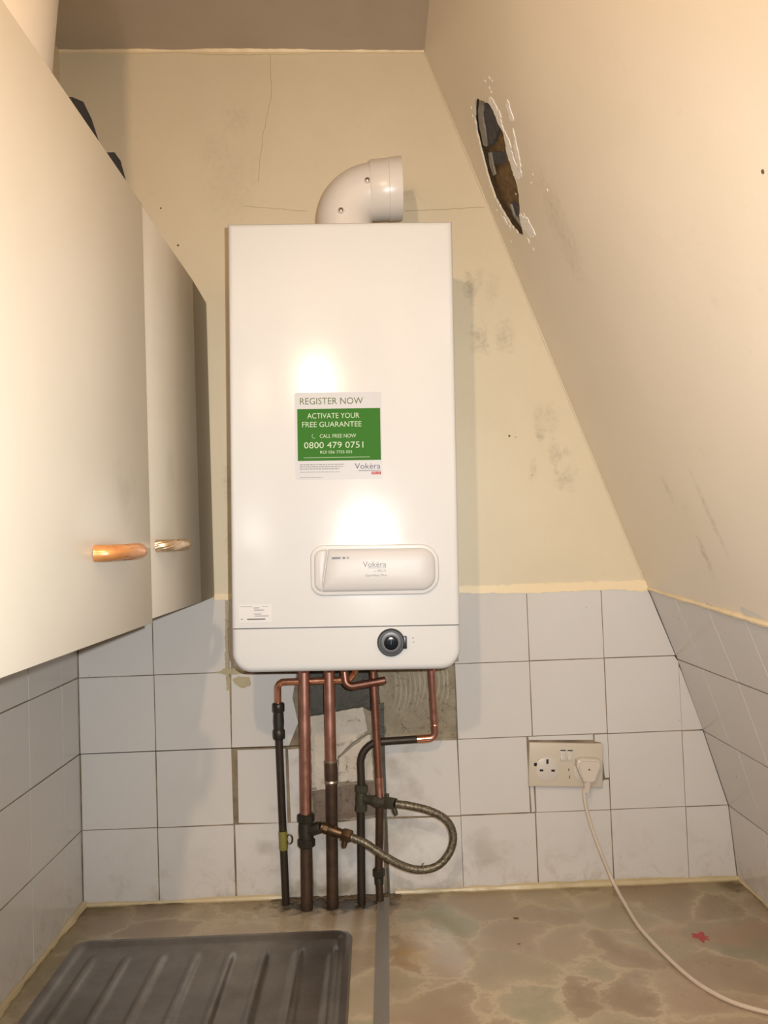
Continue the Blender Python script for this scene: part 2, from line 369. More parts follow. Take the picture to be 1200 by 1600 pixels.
# ------------------------------------------------------------------ the room shell
XC = 0.7356; ZC = 1.2523; KS = 0.36687                  # sloping wall: x at its top, and its lean
def slx(z): return XC + (ZC - z) * KS
YB = -2.6                                               # how far the room runs back behind the camera
FL = -Z0
cz = lambda x: 1.2757 - .0313 * (x + .011)
obj('wall_back', prism([(-.02, .002, .1465), (1.145, .002, .1415), (slx(1.25) + .002, .002, 1.2523), (-.02, .002, 1.279)], (0, .10, 0)), 'wall', structure=True, smooth=False)
recess = [(0.4354, 0.0060, 0.0008), (0.5980, 0.0060, -0.0052), (0.5981, 0.0060, -0.0753), (0.5797, 0.0060, -0.0899), (0.5621, 0.0060, -0.0803), (0.4605, 0.0060, -0.0955), (0.4388, 0.0060, -0.0947), (0.4302, 0.0060, -0.0435)]
obj('wall_back', prism([(-.02, .0065, FL), (1.31, .0065, FL), (1.31, .0065, -.45), (1.285, .0065, -.30), (1.145, .0065, .1465), (-.02, .0065, .1465)], (0, .095, 0), [recess]), 'mortar', structure=True, smooth=False)
obj('wall_back', prism([(x, .03, z) for x, y, z in recess], (0, .01, 0)), 'dark_mortar', structure=True, smooth=False)
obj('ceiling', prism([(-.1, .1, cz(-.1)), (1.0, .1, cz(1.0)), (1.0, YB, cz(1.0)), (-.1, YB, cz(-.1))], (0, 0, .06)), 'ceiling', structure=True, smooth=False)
obj('floor', box(-.12, 1.45, YB, .1, FL - .05, FL), 'floor', structure=True, smooth=False)
# left wall: a tiled lower part, a plastered upper part whose thicker coat stops short of the corner
obj('wall_left', box(-.12, -.011, YB, .1, FL, 1.33), 'wall_side', structure=True, smooth=False)
lc = prism([(-.012, -.058, .16), (-.012, YB, .16), (.0055, YB, .16), (.0065, -.075, .16), (.0045, -.067, .16), (-.001, -.060, .16)], (0, 0, 1.12))
obj('wall_left', lc, 'wall_side', structure=True)
obj('wall_left', box(-.0115, -.0015, YB, 0.004, FL, .16), 'grout', structure=True, smooth=False)

# tiling -----------------------------------------------------------
def tile_quad(bm_list, pts, back, gap=.0009, bev=.0009):
    """pts: four 3-D corners on the face plane, back: vector to the tile's back"""
    c = sum((Vector(p) for p in pts), Vector()) / len(pts); q = []
    for p in pts:
        d = Vector(p) - c; l = d.length; q.append(c + d * (1 - gap * 1.5 / l) + Vector([random.uniform(-.0005, .0005) if abs(back[i]) < 1e-6 else 0 for i in range(3)]) + Vector(back).normalized() * random.uniform(0, .0004))
    bm_list.append(prism(q, back, bev=bev))
tl = []
BK = (0, .006, 0)
def T(*pts): tile_quad(tl, [(x, 0, z) for x, z in pts], BK)
TOP = .1475
rows = [(TOP, 0), (0, -.15), (-.15, -.30), (-.30, -.4466)]
for (a, b) in rows:
    T((0.001, a), (.150, a), (.150, b), (0.001, b)); T((.150, a), (.300, a), (.300, b), (.150, b))
T((.300, TOP), (.450, TOP), (.450, 0), (.300, 0))
T((.450, TOP), (.600, TOP), (.600, .012), (.450, .012))
T((.600, TOP), (.750, TOP), (.750, 0), (.600, 0.003))
T((0.3034, -0.0022), (0.4332, -0.0071), (0.4253, -0.0549), (0.4352, -0.1059), (0.4147, -0.1506), (0.3004, -0.1493))
T((0.3105, -0.1529), (0.4069, -0.1541), (0.4074, -0.3011), (0.3088, -0.2985))
T((0.4120, -0.1555), (0.4527, -0.1546), (0.4531, -0.3004), (0.4125, -0.3013))
T((.3015, -.30), (.4495, -.30), (.4495, -.4466), (.302, -.4466))
T((0.4528, -0.3079), (0.5063, -0.3025), (0.5801, -0.2967), (0.5966, -0.2973), (0.5937, -0.4510), (0.4534, -0.4491))
T((0.6032, -0.1477), (0.7486, -0.1504), (0.7505, -0.3002), (0.6030, -0.2976))
T((0.6042, -0.3001), (0.7505, -0.3009), (0.7504, -0.4499), (0.6039, -0.4490))
# right-hand columns
for (x0, x1) in ((.750, .8995), (.8995, 1.050)):
    T((x0, TOP), (x1, TOP), (x1, 0), (x0, 0)); T((x0, 0), (x1, 0), (x1, -.15), (x0, -.15)); T((x0, -.30), (x1, -.30), (x1, -.4466), (x0, -.4466))
T((.750, -.15), (.8885, -.15), (.8900, -.30), (.750, -.30))
T((.8905, -.15), (1.022, -.15), (1.022, -.161), (.8905, -.156)); T((1.0235, -.15), (1.050, -.15), (1.050, -.238), (1.041, -.238), (1.036, -.166), (1.0235, -.163))
T((.8905, -.247), (.8985, -.247), (.8995, -.30), (.8915, -.30)); T((.9005, -.247), (1.029, -.254), (1.041, -.240), (1.050, -.240), (1.050, -.30), (.9005, -.30))
def prof(z):                                            # x of the right wall behind the tiles, in segments
    P = [(.1475, 1.1405), (-.0075, 1.1969), (-.1519, 1.2427), (-.3005, 1.2855), (-.4520, 1.2970), (FL, 1.2985)]
    for (za, xa), (zb, xb) in zip(P, P[1:]):
        if z >= zb: return xa + (xb - xa) * (za - z) / (za - zb)
    return P[-1][1]
T((1.050, TOP), (prof(TOP), TOP), (prof(0), 0), (1.050, 0))
T((1.050, 0), (1.192, 0), (1.2, -.012), (1.2, -.15), (1.050, -.15)); T((1.2, -.02), (prof(-.03), -.03), (prof(-.15), -.15), (1.2, -.15))
T((1.050, -.15), (1.2, -.15), (1.2, -.30), (1.050, -.30)); T((1.2, -.15), (prof(-.15), -.15), (prof(-.30), -.30), (1.2, -.30))
T((1.050, -.30), (1.2, -.30), (1.2, -.4466), (1.050, -.4466)); T((1.2, -.30), (prof(-.30), -.30), (prof(-.44), -.4466), (1.2, -.4466))
obj('wall_back', join(*tl), 'tile', structure=True)
g = [box(-.01, .4495, .0016, .0066, -.1515, .1465), box(-.01, .4395, .0016, .0066, -.46, -.15), box(.4495, .75, .0016, .0066, .012, .1465), box(.44, .600, .0016, .0066, -.46, -.302), box(.44, .452, .0016, .0066, -.302, -.15),
     box(.599, .7505, .0016, .0066, -.46, -.152), prism([(.7495, .0016, -.46), (1.30, .0016, -.46), (1.297, .0016, -.44), (1.285, .0016, -.30), (1.141, .0016, .1475), (.7495, .0016, .1475)], (0, .005, 0))]
obj('wall_back', join(*g), 'grout', structure=True, smooth=False)
# repairs behind the pipes
FR = .0015
def patch(px, m, y=FR, th=.006, amp=.0012): return obj('wall_back', prism([(p[0], y, p[1]) for p in ragged(px, .008, amp)], (0, th, 0), bev=0), m, structure=True, smooth=False)
patch([(0.4584, -0.0942), (0.5635, -0.0792), (0.5708, -0.1263), (0.5106, -0.1745), (0.5063, -0.2247), (0.4830, -0.2388), (0.4576, -0.2404)], 'plaster_white')
patch([(0.5117, -0.1783), (0.5757, -0.1315), (0.5801, -0.2238), (0.5102, -0.2248)], 'plaster_white', .0005)
patch([(0.4575, -0.2429), (0.5800, -0.2275), (0.5803, -0.2929), (0.5064, -0.3000), (0.4580, -0.3044)], 'brown_mortar', .004, .003)
patch([(0.5955, -0.0042), (0.7530, -0.0037), (0.7476, -0.1457), (0.6008, -0.1426)], 'mortar', .004, .003)
patch([(0.5956, -0.0740), (0.6059, -0.0719), (0.6029, -0.2988), (0.6039, -0.4490), (0.5988, -0.4512), (0.5990, -0.3012), (0.5902, -0.2983)], 'dark_mortar', .0012, .004, .0006)
# curved comb ridges in the adhesive
rb = []
for i in range(12):
    x0, z0 = .628 + i * .0095, .000 - (i % 3) * .004
    pts = [Vector((x0 + .012 * math.sin(t * 1.5) - .018 * t * t, .0038, z0 - .075 * t - (.01 if i < 5 else 0))) for t in [k / 9 for k in range(10)]]
    pts = [p + Vector((random.uniform(-.0006, .0006), 0, 0)) for p in pts if p.x < .735 and p.z > -.112]
    rb.append(sweep(pts, lambda f: (.0021 * math.sin(math.pi * (f * .9 + .05)) + .0003), 6))
obj('wall_back', join(*rb), 'comb', structure=True)
# sealant smears over the tile at the boiler's lower left corner
SMQ = ([(0.2963, 0.1532), (0.3014, 0.1531), (0.2987, 0.0132), (0.3011, -0.0351), (0.2935, -0.0361), (0.2923, 0.0134)],
    [(0.2716, 0.0002), (0.2922, 0.0083), (0.3176, 0.0049), (0.3352, -0.0009), (0.3173, -0.0040), (0.2918, -0.0043)],
    [(0.3055, -0.0150), (0.3197, -0.0079), (0.3400, -0.0112), (0.3421, -0.0265), (0.3267, -0.0322), (0.3116, -0.0241)])
sm = [prism([(p[0], -.0008 - .0004 * i, p[1]) for p in ragged(q, .004, .0014)], (0, .0018, 0)) for i, q in enumerate(SMQ)]
obj('trim_1', join(*sm), 'smear', structure=True)
# beads: top of the tiles, worktop line, corners
ZT = -.4466
obj('trim_2', join(prism([(p[0], -.0012, p[1]) for p in ragged([(.275, .156), (.36, .156), (.36, .1445), (.275, .144)], .008, .0012)], (0, .004, 0)),
                   prism([(p[0], -.0012, p[1]) for p in ragged([(.72, .154), (1.143, .1535), (1.1485, .134), (1.135, .130), (1.08, .137), (.90, .135), (.80, .139), (.72, .142)], .008, .0014)], (0, .004, 0))), 'bead_clean', structure=True)
obj('trim_3', bead([(slx(.14) + .001, -.004, .136), (1.147, -.10, .130), (1.1515, -.48, .112), (1.152, YB, .111)], .0038, .35), 'bead_clean', structure=True)
obj('trim_4', join(bead([(0, -.004, ZT + .003), (.36, -.004, ZT + .003), (.40, -.003, ZT + .002)], .0045, .45), bead([(.615, -.003, ZT + .003), (1.296, -.004, ZT + .003)], .0062, .45)), 'bead', structure=True)
obj('trim_5', bead([(.002, -.002, ZT + .002), (.002, -1.0, ZT + .002)], .008, .5), 'bead', structure=True)
obj('trim_6', bead([(1.2965, -.004, ZT + .002), (1.2965, -1.0, ZT + .002)], .004, .4), 'bead', structure=True)
obj('trim_7', bead([(slx(.15) - .001, .001, .15), (slx(1.25) - .001, .001, 1.25)], .0018, .3), 'wall', structure=True)
obj('trim_8', bead([(-.011, .001, cz(0) - .001), (.30, .0, cz(.3) - .001), (.735, .001, cz(.735) + .001)], .0055, .5), 'bead_clean', structure=True)
# left wall tiles
lt = []
ys = [0.0, -.0841] + [-.0841 - .15 * k for k in range(1, 17)]
for (a, b) in [(.16, 0)] + rows[1:]:
    for y0, y1 in zip(ys, ys[1:]):
        tile_quad(lt, [(0, y0, a), (0, y1, a), (0, y1, b), (0, y0, b)], (-.006, 0, 0), .0012)
obj('wall_left', join(*lt), 'tile', structure=True)
# right wall: tiled lower part
rt = []
SEG = [((.1405, 1.1435), (-.0075, 1.1969), [0, -.1342, -.2764, -.4090] + [-.559 - .15 * k for k in range(13)]),
       ((-.0075, 1.1969), (-.1519, 1.2427), [0, -.126, -.276] + [-.426 - .15 * k for k in range(14)]),
       ((-.1519, 1.2427), (-.3005, 1.2855), [0, -.1542 + .15 * .9, -.1542] + [-.3042 - .15 * k for k in range(14)]),
       ((-.3005, 1.2855), (-.4466, 1.2968), [0, -.149] + [-.299 - .15 * k for k in range(14)])]
for (za, xa), (zb, xb), yy in SEG:
    if yy[1] > -.03: yy = [yy[0]] + yy[2:]
    d = Vector((xb - xa, 0, zb - za)).normalized(); nb = Vector((-d.z, 0, d.x)); nb = nb if nb.x > 0 else -nb
    for y0, y1 in zip(yy, yy[1:]):
        tile_quad(rt, [(xa, y0, za), (xa, y1, za), (xb, y1, zb), (xb, y0, zb)], tuple(nb * .006), .0013)
obj('wall_right', join(*rt), 'tile', structure=True)
PR = [(.1405, 1.1435), (-.0075, 1.1969), (-.1519, 1.2427), (-.3005, 1.2855), (-.4520, 1.2970), (FL, 1.2985)]
bm = prism([(x + .0022, .003, z - .0008) for z, x in PR] + [(x + .10, .003, z) for z, x in reversed(PR)], (0, YB, 0))
obj('wall_right', bm, 'grout', structure=True, smooth=False)
# right wall: sloping plaster with the hole knocked through it
def sp(y, z, off=0.0):
    nx, nz = 1 / math.hypot(1, KS), KS / math.hypot(1, KS)
    return (slx(z) - nx * off, y, z - nz * off)
hole = [(-0.1943, 1.0464), (-0.2154, 1.0283), (-0.2407, 1.0093), (-0.2487, 0.9910), (-0.2459, 0.9750), (-0.2530, 0.9537), (-0.2407, 0.9399), (-0.2286, 0.9230), (-0.2176, 0.9002), (-0.2152, 0.8809), (-0.1998, 0.8620), (-0.1637, 0.8432), (-0.1433, 0.8247), (-0.1323, 0.8102), (-0.1112, 0.8237), (-0.0861, 0.8527), (-0.0707, 0.8868), (-0.0601, 0.9166), (-0.0658, 0.9424), (-0.0729, 0.9617), (-0.0897, 0.9874), (-0.1007, 1.0042), (-0.1142, 1.0250), (-0.1369, 1.0404), (-0.1679, 1.0478)]
hole = [tuple(p) for p in ragged(hole, .006, .0016)]
nx, nz = 1 / math.hypot(1, KS), KS / math.hypot(1, KS)
outer = [sp(.03, .138), sp(.03, 1.29), sp(YB, 1.29), sp(YB, .112), sp(-.48, .112)]
obj('wall_right', prism(outer, (nx * .0035, 0, nz * .0035), [[sp(y, z) for y, z in hole]]), 'slope', structure=True, smooth=False)
hb = bmesh.new()                                         # rough backing inside the hole
ny_, nz_ = 16, 30; G = {}
for i in range(ny_ + 1):
    for j in range(nz_ + 1):
        y = -.32 + .30 * i / ny_; z = .74 + .37 * j / nz_
        G[i, j] = hb.verts.new(sp(y, z, -.011 - random.uniform(0, .006)))
for i in range(ny_):
    for j in range(nz_): hb.faces.new([G[i, j], G[i+1, j], G[i+1, j+1], G[i, j+1]])
obj('wall_right', hb, 'cavity', structure=True)
def slab(px, m, off, th=.004, amp=.001, step=.006):
    return obj('wall_right', prism([sp(y, z, off) for y, z in ragged(px, step, amp)], (nx * th, 0, nz * th)), m, structure=True, smooth=False)
slab([(-0.1967, 1.0347), (-0.2493, 1.0033), (-0.2481, 0.9788), (-0.2430, 0.9588), (-0.2055, 0.9755), (-0.1449, 0.9796), (-0.0904, 1.0010), (-0.1215, 1.0240)], 'slate', -.009, amp=.003); slab([(-0.1151, 0.9792), (-0.1840, 0.9459), (-0.1630, 0.9349), (-0.1050, 0.9593)], 'slate', -.0095, amp=.0008); slab([(-0.1126, 0.8832), (-0.1693, 0.8488), (-0.1304, 0.8190), (-0.1025, 0.8462), (-0.0854, 0.8724)], 'slate', -.009, amp=.002)
# pale torn edge of the left side and flaked paint round the hole
slab([(-0.1861, 1.0470), (-0.2033, 1.0337), (-0.1613, 1.0247), (-0.1398, 1.0037), (-0.1165, 0.9909), (-0.1013, 1.0011), (-0.1199, 1.0248), (-0.1465, 1.0407)], 'edge', -.006, .003); slab([(-0.1111, 0.9812), (-0.1239, 0.9750), (-0.1083, 0.9592), (-0.0992, 0.9441), (-0.0834, 0.9485), (-0.0903, 0.9676)], 'edge', -.006, .003); slab([(-0.1093, 0.8819), (-0.1172, 0.8772), (-0.1106, 0.8594), (-0.1497, 0.8276), (-0.1323, 0.8102), (-0.1192, 0.8369), (-0.1048, 0.8590)], 'edge', -.006, .003)
for q in [(-0.2566, 1.0118), (-0.2722, 0.9994), (-0.2734, 0.9851), (-0.2761, 0.9714), (-0.2636, 0.9607), (-0.2640, 0.9431), (-0.2667, 0.9293), (-0.2529, 0.9088), (-0.2539, 0.8884), (-0.2466, 0.8792), (-0.2157, 0.8781), (-0.2211, 0.8986), (-0.2292, 0.9202), (-0.2440, 0.9382), (-0.2550, 0.9527), (-0.2479, 0.9739), (-0.2507, 0.9899), (-0.2440, 1.0074)], [(-0.3341, 0.9651), (-0.3343, 0.9568), (-0.3287, 0.9432), (-0.3234, 0.9353), (-0.3100, 0.9412), (-0.3157, 0.9550), (-0.3142, 0.9629)], [(-0.3064, 0.9311), (-0.2954, 0.9149), (-0.2773, 0.8897), (-0.2510, 0.8722), (-0.2410, 0.8768), (-0.2589, 0.8935), (-0.2753, 0.9152)], [(-0.1605, 0.8418), (-0.1797, 0.8314), (-0.1990, 0.8184), (-0.2019, 0.7890), (-0.1741, 0.7944), (-0.1567, 0.8116), (-0.1466, 0.8262)], [(-0.0558, 0.8845), (-0.0634, 0.8786), (-0.0826, 0.8513), (-0.0742, 0.8512), (-0.0612, 0.8696)]: slab(q, 'chip', .0011, .0011, .0034, .004)
for (y, z, r) in [(-0.2944, 1.0248, 0.0030), (-0.2693, 1.0340, 0.0020), (-0.3011, 1.0156, 0.0020), (-0.2758, 1.0184, 0.0025), (-0.2760, 1.0108, 0.0020), (-0.1425, 1.0563, 0.0030), (-0.1308, 1.0464, 0.0030), (-0.3423, 0.8093, 0.0020), (-0.1513, 0.7964, 0.0060), (-0.1588, 0.7777, 0.0030), (-0.1894, 0.8015, 0.0050), (-0.1864, 0.8313, 0.0030), (-0.0424, 0.8999, 0.0020), (-0.0587, 0.9399, 0.0020), (-0.3075, 0.8513, 0.0015), (-0.2856, 0.8468, 0.0015), (-0.0478, 0.8337, 0.0020), (-0.1884, 0.8695, 0.0020), (-0.1797, 0.8157, 0.0030)]:
    a0 = random.random() * 6; slab([(y + r * math.cos(a0 + k) * random.uniform(.5, 1), z + r * 1.4 * math.sin(a0 + k) * random.uniform(.5, 1)) for k in (0, 1.2, 2.5, 3.8, 5.0)], 'chip', .0007, .0007, .0003, .01)
# hairline cracks and small marks in the paint
cr = []
def crack(pts, wd=.0007):
    P = []
    for a, b in zip(pts, pts[1:]):
        a, b = Vector(a), Vector(b); n = max(2, int((b-a).length / .012))
        for k in range(n): P.append(a + (b - a) * k / n + Vector((random.uniform(-.001, .001), 0, random.uniform(-.001, .001))))
    P.append(Vector(pts[-1])); cr.append(sweep(P, wd, 5))
crack([(0.4191, 0.0020, 1.2596), (0.4189, 0.0020, 1.1685), (0.3980, 0.0020, 1.0824), (0.3861, 0.0020, 0.9898)], .0004)
crack([(0.3548, 0.0020, 0.9417), (0.4846, 0.0020, 0.9272)], .0004); crack([(0.6829, 0.0020, 0.9212), (0.8480, 0.0020, 0.9242)], .0005)
crack([(0.7630, 0.0020, 0.1503), (0.8714, 0.0020, 0.1509), (0.8972, 0.0020, 0.1506)], .0009); crack([(0.8972, 0.0020, 0.1506), (1.1339, 0.0020, 0.1498)], .0005)
obj('wall_back', join(*cr), 'hairline', structure=True)
mk = []
for q, r in (((0.2204, 0.0010, 0.8649), .0028), ((0.1874, 0.0010, 0.9424), .0022), ((0.8784, 0.0010, 0.4538), .0028), ((0.8913, 0.0010, 0.4507), .0012), ((0.9218, 0.0010, 0.3731), .0012)):
    mk.append(lathe((q[0], .003, q[2]), (q[0], .0012, q[2]), [(0, r), (1, r * .7)], 9))
mk.append(lathe(sp(-.8872, .5883, -.002), sp(-.8872, .5883, .0006), [(0, .003), (1, .0022)], 9))
obj('wall_back', join(*mk), 'grime', structure=True)

# ------------------------------------------------------------------ worktops, joint strip, drainer
def slab_top(x0, x1): return box(x0, x1, -.62, .001, ZT - .038, ZT, .0015, 2)
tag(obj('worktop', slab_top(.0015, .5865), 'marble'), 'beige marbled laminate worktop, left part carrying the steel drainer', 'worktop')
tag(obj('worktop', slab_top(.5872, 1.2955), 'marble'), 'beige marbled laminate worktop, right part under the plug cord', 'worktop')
st = prism([(.5795, -.022, ZT), (.6025, -.022, ZT), (.5915, -.615, ZT), (.5685, -.615, ZT)], (0, 0, .0022), bev=.0006)
tag(obj('joint_strip', st, 'alu', smooth=False), 'flat grey metal strip covering the joint between the two worktops', 'metal strip')
# drainer
SX0, SX1, SY0, SY1 = .044, .535, -.152, -.60
NX, NY = 150, 60
bm = bmesh.new(); G = {}
ridx = [SX0 + .050 + .0585 * k for k in range(8)]
def sst(a, b, x):
    t = min(1, max(0, (x - a) / (b - a))); return t * t * (3 - 2 * t)
rc = .03
for i in range(NX + 1):
    for j in range(NY + 1):
        x = SX0 + (SX1 - SX0) * i / NX; y = SY0 + (SY1 - SY0) * j / NY
        dx = min(x - SX0, SX1 - x); dy = min(SY0 - y, y - SY1)
        if dx < rc and dy < rc:                        # round the corners of the outline
            vx, vy = rc - dx, rc - dy; m = max(vx, vy); l = math.hypot(vx, vy)
            if l > 0: k = m / l; nvx, nvy = vx * k, vy * k; x += (vx - nvx) * (1 if x < (SX0+SX1)/2 else -1); y -= (vy - nvy) * (1 if y > (SY0+SY1)/2 else -1)
            e = rc - m
        else: e = min(dx, dy)
        h = .0006 + .0050 * sst(0, .004, e) - .0058 * sst(.013, .024, e)
        if e > .02:
            for rx in ridx:
                d = abs(x - rx)
                if d < .012: h += .0055 * (0.5 + 0.5 * math.cos(math.pi * d / .012)) * sst(SY0 - .045, SY0 - .085, y) * sst(SY1 + .03, SY1 + .06, y)
        G[i, j] = bm.verts.new((x, y, ZT + .0012 + h))
for i in range(NX):
    for j in range(NY): bm.faces.new([G[i, j], G[i, j+1], G[i+1, j+1], G[i+1, j]])
edge = [e for e in bm.edges if e.is_boundary]
r = bmesh.ops.extrude_edge_only(bm, edges=edge)
for v in r['geom']:
    if isinstance(v, bmesh.types.BMVert): v.co.z = ZT + .0002
tag(obj('sink_drainer', bm, 'steel'), 'dark stainless steel sink drainer with raised ridges, set in the left worktop', 'sink drainer')
# crumbs and a red stain
def crumb(x, y, r, label):
    b = lathe((x, y, ZT), (x, y, ZT + r * .5), [(0, r * .8), (.4, r), (1, r * .3)], 8)
    for v in b.verts: v.co.x = x + (v.co.x - x) * 1.6 + random.uniform(-.0004, .0004)
    return tag(obj('crumb', b, 'grime'), label, 'crumb', 'dark crumbs on the right worktop')
q = (0.8319, -0.1285); crumb(q[0], q[1], .0035, 'larger dark brown crumb on the right worktop, nearer the wall')
q = (0.8210, -0.2233); crumb(q[0], q[1], .0019, 'tiny dark crumb on the right worktop, in front of the larger crumb')
q = (1.1329, -0.2254); pts = [(q[0] + .015 * math.cos(a) * rr, q[1] + .021 * math.sin(a) * rr, ZT + .00005) for a, rr in [(k * math.pi / 9, random.uniform(.45, 1.15)) for k in range(18)]]
tag(obj('red_stain', prism(pts, (0, 0, .0005)), 'red_stain', smooth=False), 'small ragged red stain on the right worktop beside the plug cord', 'stain')
gm = []
for k in range(110):                                     # grime crust where the pipes meet the worktop
    x = random.uniform(.375, .625); y = -.003 - abs(random.gauss(0, .012)); r0 = random.uniform(.0025, .007)
    b = lathe((x, y, ZT - .001), (x, y, ZT + r0 * .35), [(0, r0), (.6, r0 * .8), (1, r0 * .2)], 9)
    for v in b.verts: v.co.x += random.uniform(-.001, .001); v.co.x = x + (v.co.x - x) * 1.5
    gm.append(b)
o = obj('grime', join(*gm), 'grime'); tag(o, 'dark crusted grime on the worktop around the feet of the pipes', 'grime'); o['kind'] = 'stuff'

# ------------------------------------------------------------------ boiler
BX, BZ, RT = .5443, .0362, .0185                        # foot of the boiler and its lean
BW, BH, BD = .3805, .7560, .280
boiler = thing('boiler', 'tall white wall-hung boiler with a green and white sticker, above the pipes', 'boiler', (BX, 0, BZ), (0, RT, 0), local=True)
def L(x, z):                                            # wall-frame x, z to the boiler's own frame
    dx, dz = x - BX, z - BZ; c, s = math.cos(RT), math.sin(RT); return (dx * c - dz * s, dx * s + dz * c)
SE = .0735
def shell(z0, z1, rb, rt_):
    x0, x1 = -BW / 2, BW / 2; bm = box(x0, x1, -BD, -.012, z0, z1)
    def pick(f): return [e for e in bm.edges if f(e)]
    if rb:
        ed = pick(lambda e: all(abs(v.co.z - z0) < 1e-5 for v in e.verts) and abs(e.verts[0].co.x - e.verts[1].co.x) < 1e-5)
        bmesh.ops.bevel(bm, geom=ed, offset=.033, segments=8, affect='EDGES', profile=.5)
    fr = pick(lambda e: all(abs(v.co.y + BD) < 1e-5 for v in e.verts) and not all(abs(v.co.z - (z1 if rb else z0)) < 1e-5 for v in e.verts))
    bmesh.ops.bevel(bm, geom=fr, offset=.011 if rb else .009, segments=5, affect='EDGES', profile=.5)
    return bm
obj('front_casing', shell(SE + .0009, BH, False, True), 'enamel', boiler)
obj('lower_panel', shell(0, SE - .0009, True, False), 'enamel', boiler)
obj('chassis', box(-BW/2 + .004, BW/2 - .004, -BD + .004, -.004, .012, BH - .006), 'gap', boiler)
# control pod
def rounded(w_, h_, rl, rr, n=8):
    P = []
    for cx, cz_, r, a0 in ((w_/2 - rr, h_/2 - rr, rr, 0), (-w_/2 + rl, h_/2 - rl, rl, 90), (-w_/2 + rl, -h_/2 + rl, rl, 180), (w_/2 - rr, -h_/2 + rr, rr, 270)):
        for k in range(n + 1):
            a = math.radians(a0 + 90 * k / n); P.append((cx + r * math.cos(a), cz_ + r * math.sin(a)))
    return P
def loft(outline, levels, cx=0, cz_=0):
    """levels: (inset, y) from the base to the crown; the outline shrinks towards its centre"""
    bm = bmesh.new(); R = []
    xs = [p[0] for p in outline]; zs = [p[1] for p in outline]; mx, mz = (min(xs)+max(xs))/2, (min(zs)+max(zs))/2; hw, hh = (max(xs)-min(xs))/2, (max(zs)-min(zs))/2
    for ins, y in levels: R.append([bm.verts.new((cx + mx + (x-mx) * (1 - ins/hw), y, cz_ + mz + (z-mz) * (1 - ins/hh))) for x, z in outline])
    n = len(outline)
    for i in range(len(R) - 1):
        for k in range(n): bm.faces.new([R[i][k], R[i][(k+1) % n], R[i+1][(k+1) % n], R[i+1][k]])
    bm.faces.new(R[-1]); bm.faces.new(R[0][::-1]); return bm
pc = L(.5968, .2030); PW, PH = .2130, .0835
F = -BD
pod = obj('control_panel', loft(rounded(PW, PH, .020, .030), [(0, F + .002), (0, F - .003), (.0012, F - .0046), (.003, F - .005)], *pc), 'plastic', boiler)
ol = rounded(PW - .013, PH - .013, .015, .024, 10)
def clip(P, keep):                                      # split the cover along a slanted line
    line = lambda z: -PW/2 + .0175 + (z + PH/2) * .16 + .0025 * math.sin((z + PH/2) / PH * math.pi) * -1
    out = []
    n = len(P)
    for i in range(n):
        a, b = P[i], P[(i+1) % n]; fa, fb = (a[0] - line(a[1])) * keep, (b[0] - line(b[1])) * keep
        if fa >= 0: out.append(a)
        if fa * fb < 0: t = fa / (fa - fb); out.append((a[0] + (b[0]-a[0]) * t, a[1] + (b[1]-a[1]) * t))
    return out
right_cover = [(x + .0006, z) for x, z in clip(ol, 1)]; left_cover = [(x - .0006, z) for x, z in clip(ol, -1)]
def dome(outline):
    return loft(outline, [(0, F - .004), (.0004, F - .0068), (.002, F - .0088), (.006, F - .0108), (.014, F - .0126), (.026, F - .0136)], *pc)
obj('cover', dome(right_cover), 'plastic2', pod)
obj('end_cap', loft(left_cover, [(0, F - .004), (.0004, F - .0060), (.002, F - .0075), (.005, F - .0082)], *pc), 'plastic2', pod)
vents = join(*[box(pc[0] - PW/2 + a, pc[0] - PW/2 + b, F - .0150, F - .012, pc[1] + .0195, pc[1] + .0220, .0004, 1) for a, b in ((.036, .050), (.0535, .0580), (.0615, .0635))])
obj('indicator_slots', vents, 'black', pod)
yT = F - .0142
lg = join(text_bm('Vokèra', pc[0] - .0195, pc[1] + .0050, .0088, .0385, yT), box(pc[0] - .012, pc[0] + .019, yT, yT + .0002, pc[1] + .0030, pc[1] + .0036),
          text_bm('RIELLO', pc[0] + .0045, pc[1] - .0030, .0032, .0140, yT), text_bm('by', pc[0] - .0010, pc[1] - .0030, .0022, .0035, yT),
          text_bm('Easi-Heat Plus', pc[0] - .0150, pc[1] - .0105, .0035, .0340, yT))
obj('lettering', lg, 'grey_ink', pod)
# pressure gauge
gx, gz = L(.6195, .0815)
ga = obj('pressure_gauge', lathe((gx, F + .004, gz), (gx, F - .008, gz), [(0, .0232), (.5, .0232), (.75, .0228), (1, .0205), (1, .0185)], 48), 'black', boiler)
obj('bezel_ring', lathe((gx, F - .0078, gz), (gx, F - .0092, gz), [(0, .0185), (.7, .0180), (1, .0165), (.9, .0125)], 48), 'grey_ring', ga)
obj('gauge_glass', lathe((gx, F - .0080, gz), (gx, F - .0104, gz), [(0, .0122), (.6, .0118), (.9, .0095), (1, .005)], 40), 'glass_dark', ga)
obj('needle', box(gx - .0004, gx + .0004, F - .0107, F - .0103, gz - .002, gz + .008), 'grey_ring', ga)
obj('side_tab', box(gx + .0195, gx + .0262, F - .006, F + .002, gz - .0105, gz + .0105, .0012, 2), 'black', ga)
obj('level_mark', join(*[lathe((gx + .0365 + d, F + .001, gz + e), (gx + .0365 + d, F - .0005, gz + e), [(0, .0012), (1, .0011)], 12) for d, e in ((0, .0065), (.0008, -.0005))]), 'grey_ink', boiler)
